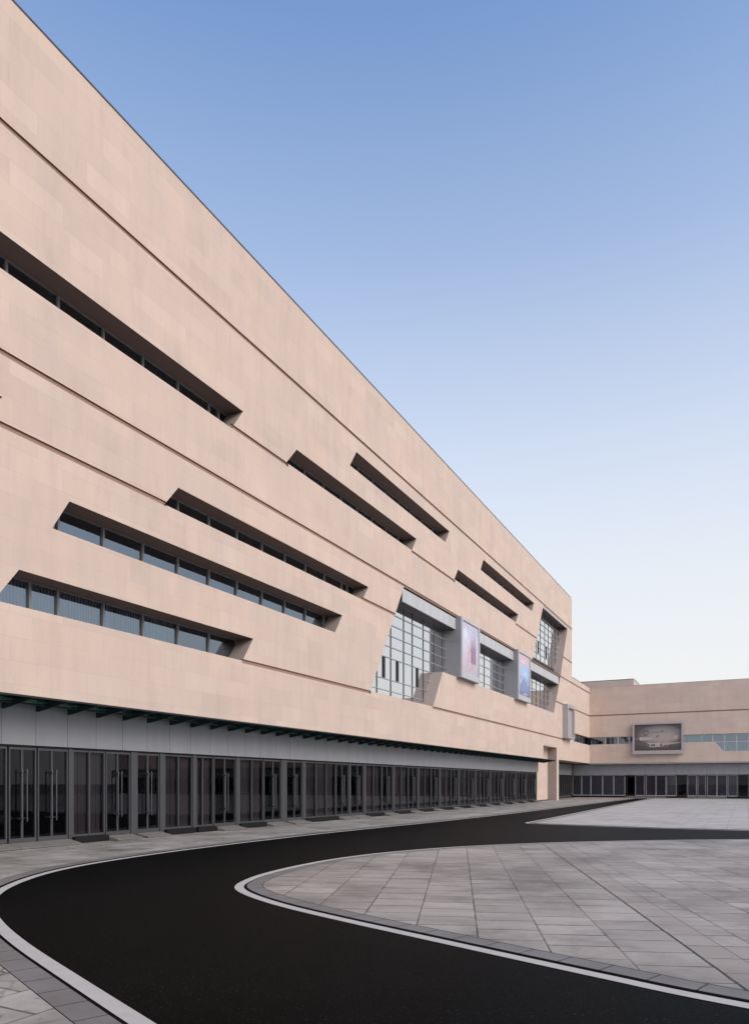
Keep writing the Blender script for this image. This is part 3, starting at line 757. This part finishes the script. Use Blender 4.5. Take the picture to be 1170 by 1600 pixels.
pp(2, [(-2.0, .05), (-1.1, .02), (-.6, -.08), (-.7, -.3), (-1.95, -.33)])
pp(3, [(-.5, .5), (.15, .18), (-.15, -.15), (-.02, -.4), (.9, -.45), (1.55, -.2), (1.1, .28), (.5, .32), (.15, .4)])
pp(1, [(.0, .25), (.14, .42), (.22, .38), (.06, .12), (-.12, -.05), (-.16, .0)]); pp(1, [(.40, .83), (.56, .83), (.50, .70), (.40, .72)])
pp(2, [(-1.3, -.5), (-.6, -.65), (.2, -.62), (.8, -.72), (2.5, -.60), (2.5, -.66), (.9, -.9), (.2, -1.1), (-.9, -1.12), (-.85, -.8)])
pp(4, [(-.78, -.82), (-.3, -.78), (-.2, -1.0), (-.72, -1.02)]); pp(4, [(.25, -.85), (.42, -.66), (.5, -.95), (.3, -1.08)])
pp(3, [(.55, -.62), (1.3, -.55), (1.25, -.9), (.6, -.92)]); pp(3, [(1.6, .1), (2.1, .25), (2.2, -.15), (1.8, -.35)])
o = p.build('poster', [pm, flat('emblem_ink', (.055, .04, .04)), flat('pale_ink', (.42, .39, .38)), flat('blush_ink', (.40, .31, .29)), flat('brown_ink', (.12, .085, .08))], None, loc=lp, fix=False)
o.location = Vector(lp) - Vector(lc); o.parent = bb

# ================================================================== GROUND
def catmull(pts, step=.25):
    out = []
    P = [pts[0]] + pts + [pts[-1]]
    for i in range(1, len(P)-2):
        p0, p1, p2, p3 = P[i-1], P[i], P[i+1], P[i+2]
        d = math.dist(p1, p2); n = max(2, min(40, int(d/step)))
        for k in range(n):
            t = k/n
            out.append(tuple(.5*((2*p1[j]) + (-p0[j]+p2[j])*t + (2*p0[j]-5*p1[j]+4*p2[j]-p3[j])*t*t + (-p0[j]+3*p1[j]-3*p2[j]+p3[j])*t**3) for j in (0, 1)))
    out.append(pts[-1]); return out
def smooth(pts, it):
    for _ in range(it):
        pts = [pts[0]] + [tuple((pts[i-1][j]+2*pts[i][j]+pts[i+1][j])/4 for j in (0, 1)) for i in range(1, len(pts)-1)] + [pts[-1]]
    return pts
def offset(pts, d):
    """to the left of the walking direction for d > 0"""
    out = []
    for i, p in enumerate(pts):
        a = pts[max(0, i-1)]; b = pts[min(len(pts)-1, i+1)]
        t = Vector((b[0]-a[0], b[1]-a[1])).normalized(); out.append((p[0]-t.y*d, p[1]+t.x*d))
    return out
def ribbon_mesh(mb, a, b, z):
    for i in range(len(a)-1): mb.face([(*a[i], z), (*a[i+1], z), (*b[i+1], z), (*b[i], z)])
HK = .016
WL, GP, KB = .150, .050, .25

left = smooth(catmull([(78, -2.4), (40, -.8), (26, .4), (19, 1.55), (15.2, 2.9), (12.9, 3.85), (11.07, 4.63), (9.83, 5.17), (8.45, 5.86), (7.28, 6.58), (6.31, 7.40), (5.58, 8.28), (4.95, 9.3), (4.48, 10.5),
                (4.15, 12.2), (3.95, 14.47), (3.90, 17.23), (3.95, 20.82), (4.22, 25.0), (4.62, 30.5), (5.0, 39.1), (5.3, 55.8), (5.55, 71.5), (5.7, 80.8), (5.75, 86.0)]), 6)
isl1 = smooth(catmull([(78, 1.0), (40, 2.7), (26, 4.2), (20, 5.35), (16.63, 6.13), (15.55, 6.48), (14.21, 6.98), (13.37, 7.30), (12.39, 7.67), (11.1, 8.2), (10.19, 8.68), (9.5, 9.16), (9.08, 9.63), (8.78, 10.3), (8.55, 11.1),
                (8.38, 12.4), (8.38, 14.07), (8.74, 15.95), (9.6, 18.0), (10.83, 19.8), (12.29, 21.4), (13.86, 22.75), (15.53, 23.97), (17.2, 24.95), (20, 26.0), (26, 26.8), (40, 27.1), (78, 27.2)], .12), 3)
isl2 = smooth(catmull([(78, 29.5), (40, 29.4), (24, 29.2), (16.8, 29.1), (13.1, 29.2), (10.6, 29.62), (9.0, 30.0), (8.45, 30.2), (8.22, 30.55), (8.18, 31.2), (8.16, 34.2), (8.0, 42.5), (7.65, 58.9), (7.35, 78.), (7.25, 86.0)], .2), 2)

g = MB(); g.face([(-900, -900, -.08), (900, -900, -.08), (900, 1200, -.08), (-900, 1200, -.08)]); tag(g.build('ground', M['ground'], fix=False), 'bare ground around the plaza', kind='structure')
g = MB(); g.face([(-1, -22, 0), (78, -22, 0), (78, 89.3, 0), (-1, 89.3, 0)]); tag(g.build('road', M['asphalt'], fix=False), 'fresh black asphalt road curving through the plaza', kind='structure')
mk = MB(); kb = MB()
def edge(curve, side):
    ins = lambda d: offset(curve, side*d)
    a, b = curve, ins(WL)
    if side > 0: ribbon_mesh(mk, a, b, .004)
    else: ribbon_mesh(mk, b, a, .004)
    # separate kerb stones along the arc, 9 mm joints, 0.44 m long
    acc = [0.]
    for p, q in zip(curve, curve[1:]): acc.append(acc[-1] + math.dist(p, q))
    def at(t):
        lo, hi = 0, len(acc)-1
        while hi - lo > 1:
            mid = (lo+hi)//2
            if acc[mid] <= t: lo = mid
            else: hi = mid
        f = (t-acc[lo])/max(1e-9, acc[hi]-acc[lo])
        return tuple(curve[lo][j]+(curve[hi][j]-curve[lo][j])*f for j in (0, 1))
    nst = int(acc[-1]/.44); per = 4
    for k in range(nst):
        ts = [acc[-1]*(k + .012 + .976*i/per)/nst for i in range(per+1)]
        c_ = [at(t) for t in ts]; e_ = [at(max(0, t-.02)) for t in ts]; g_ = [at(min(acc[-1], t+.02)) for t in ts]
        def off(d):
            o_ = []
            for p, q, r_ in zip(c_, e_, g_):
                tt = Vector((r_[0]-q[0], r_[1]-q[1])).normalized(); o_.append((p[0]-tt.y*side*d, p[1]+tt.x*side*d))
            return o_
        k0, k1 = off(WL+GP), off(WL+GP+KB)
        if side > 0: ribbon_mesh(kb, k0, k1, HK)
        else: ribbon_mesh(kb, k1, k0, HK)
        kb.mi = 1
        for i in range(per):
            q = [(*k0[i], 0.), (*k0[i+1], 0.), (*k0[i+1], HK), (*k0[i], HK)]
            kb.face(q if side > 0 else q[::-1])
        kb.mi = 0
    return ins(WL+GP+KB+.010)
# left curve walks towards +y with the road on its right -> pavement on the left; isl1 is walked clockwise
pl_ = edge(left, 1); p1 = edge(isl1, -1); p2 = edge(isl2, -1)
tag(mk.build('road_marking', M['paint'], fix=False), 'white painted edge lines along the road', kind='structure')
# kerb stones: joint lines across the ribbon come from separate short stones
tag(kb.build('kerb', [M['kerb'], M['black']], fix=False), 'flat grey kerb stones along the road', kind='structure')
g = MB(); g.fill(pl_ + [(78, 86.0), (78, 91.), (-1.5, 91.), (-1.5, -22.), (78, -22.)], HK+.001)
tag(g.build('pavement', M['paver_walk'], fix=False), 'grey granite pavement in front of the building', kind='structure')
g = MB(); g.fill(p1, HK+.001); tag(g.build('plaza_paving', M['paver_island'], fix=False), 'grey granite plaza island inside the road curve', kind='structure')
g = MB(); g.fill(p2 + [(78, 85.99)], HK+.001); tag(g.build('plaza_paving', M['paver_far'], fix=False), 'pale granite plaza beyond the road fork', kind='structure')

# ================================================================== SMALL PLANTS BEHIND THE DOORS
def plant(y, x, label):
    e = empty('potted_plant', (x, y, .165)); tag(e, label, 'plant', 'small plants behind the glass doors')
    b = MB(); n = 10
    ring = lambda r, z: [(r*math.cos(2*math.pi*i/n), r*math.sin(2*math.pi*i/n), z) for i in range(n)]
    b.prism(ring(.06, 0), ring(.085, .14)); b.build('pot', M['pot'], e)
    l = MB()
    for k in range(46):
        a = random.uniform(0, 6.28); t = random.uniform(.2, 1.2); r0 = random.uniform(.12, .22)
        d = Vector((math.cos(a)*math.sin(t), math.sin(a)*math.sin(t), math.cos(t))); s = d.cross(Vector((0, 0, 1))).normalized()*.028
        p0 = Vector((0, 0, .13)); m_ = p0+d*r0*.6; q = p0+d*r0
        l.face([p0, m_+s, q, m_-s])
    l.build('foliage', M['leaf'], e, fix=False)
plant(12.50, -.42, 'small green potted plant behind the first pair of glass doors on the left')
plant(15.72, -.42, 'small green potted plant behind the glass door next to the two-pane window')

# ================================================================== CAMERA, LIGHT, SKY
cam = bpy.data.cameras.new('camera'); co = bpy.data.objects.new('camera', cam); COL.objects.link(co)
co.location = (16.597, 0, 1.7); co.rotation_euler = (R(90), 0, R(27.0497))
cam.sensor_fit = 'VERTICAL'; cam.sensor_height = 36; cam.sensor_width = 24
cam.lens = 1130/1600*36; cam.shift_y = (1224-800)/1600; cam.clip_end = 3000; cam.clip_start = .1
S.camera = co

SUN_EL, SUN_ROT = R(34), R(106)
wd = bpy.data.worlds.new('World'); S.world = wd; wd.use_nodes = True
nt = wd.node_tree; nt.nodes.clear()
sky = N(nt, 'ShaderNodeTexSky', sky_type='NISHITA', sun_disc=False, sun_elevation=SUN_EL, sun_rotation=SUN_ROT, altitude=0., air_density=1.0, dust_density=2.0, ozone_density=2.2)
# hazy air: the sky pales to near white towards the horizon, by elevation only
gd = N(nt, 'ShaderNodeTexCoord').outputs['Generated']
sz = N(nt, 'ShaderNodeSeparateXYZ'); L(nt, gd, sz.inputs[0])
hz = ramp(nt, sz.outputs[2], [(0., .97), (.16, .93), (.28, .80), (.42, .58), (.59, .26), (.73, .06), (1., .03)])
hs = N(nt, 'ShaderNodeHueSaturation', ins={'Saturation': 1.14, 'Value': 1.09}); L(nt, sky.outputs[0], hs.inputs['Color'])
hazed = mixc(nt, hz, hs.outputs[0], (3.44, 3.42, 3.38))
bg = N(nt, 'ShaderNodeBackground', ins={'Strength': .15}); L(nt, hazed, bg.inputs[0])
o = N(nt, 'ShaderNodeOutputWorld'); L(nt, bg.outputs[0], o.inputs[0])
sl = bpy.data.lights.new('sun', 'SUN'); sl.energy = 1.0; sl.angle = R(40); sl.color = (1., .92, .82)
so = bpy.data.objects.new('sun', sl); COL.objects.link(so); so.location = (40, -20, 60)
d = Vector((math.sin(SUN_ROT)*math.cos(SUN_EL), math.cos(SUN_ROT)*math.cos(SUN_EL), math.sin(SUN_EL)))
so.rotation_euler = d.to_track_quat('Z', 'Y').to_euler()

S.view_settings.view_transform = 'Standard'; S.view_settings.look = 'None'; S.view_settings.exposure = .8; S.view_settings.gamma = 1.
S.cycles.max_bounces = 8; S.cycles.transparent_max_bounces = 12
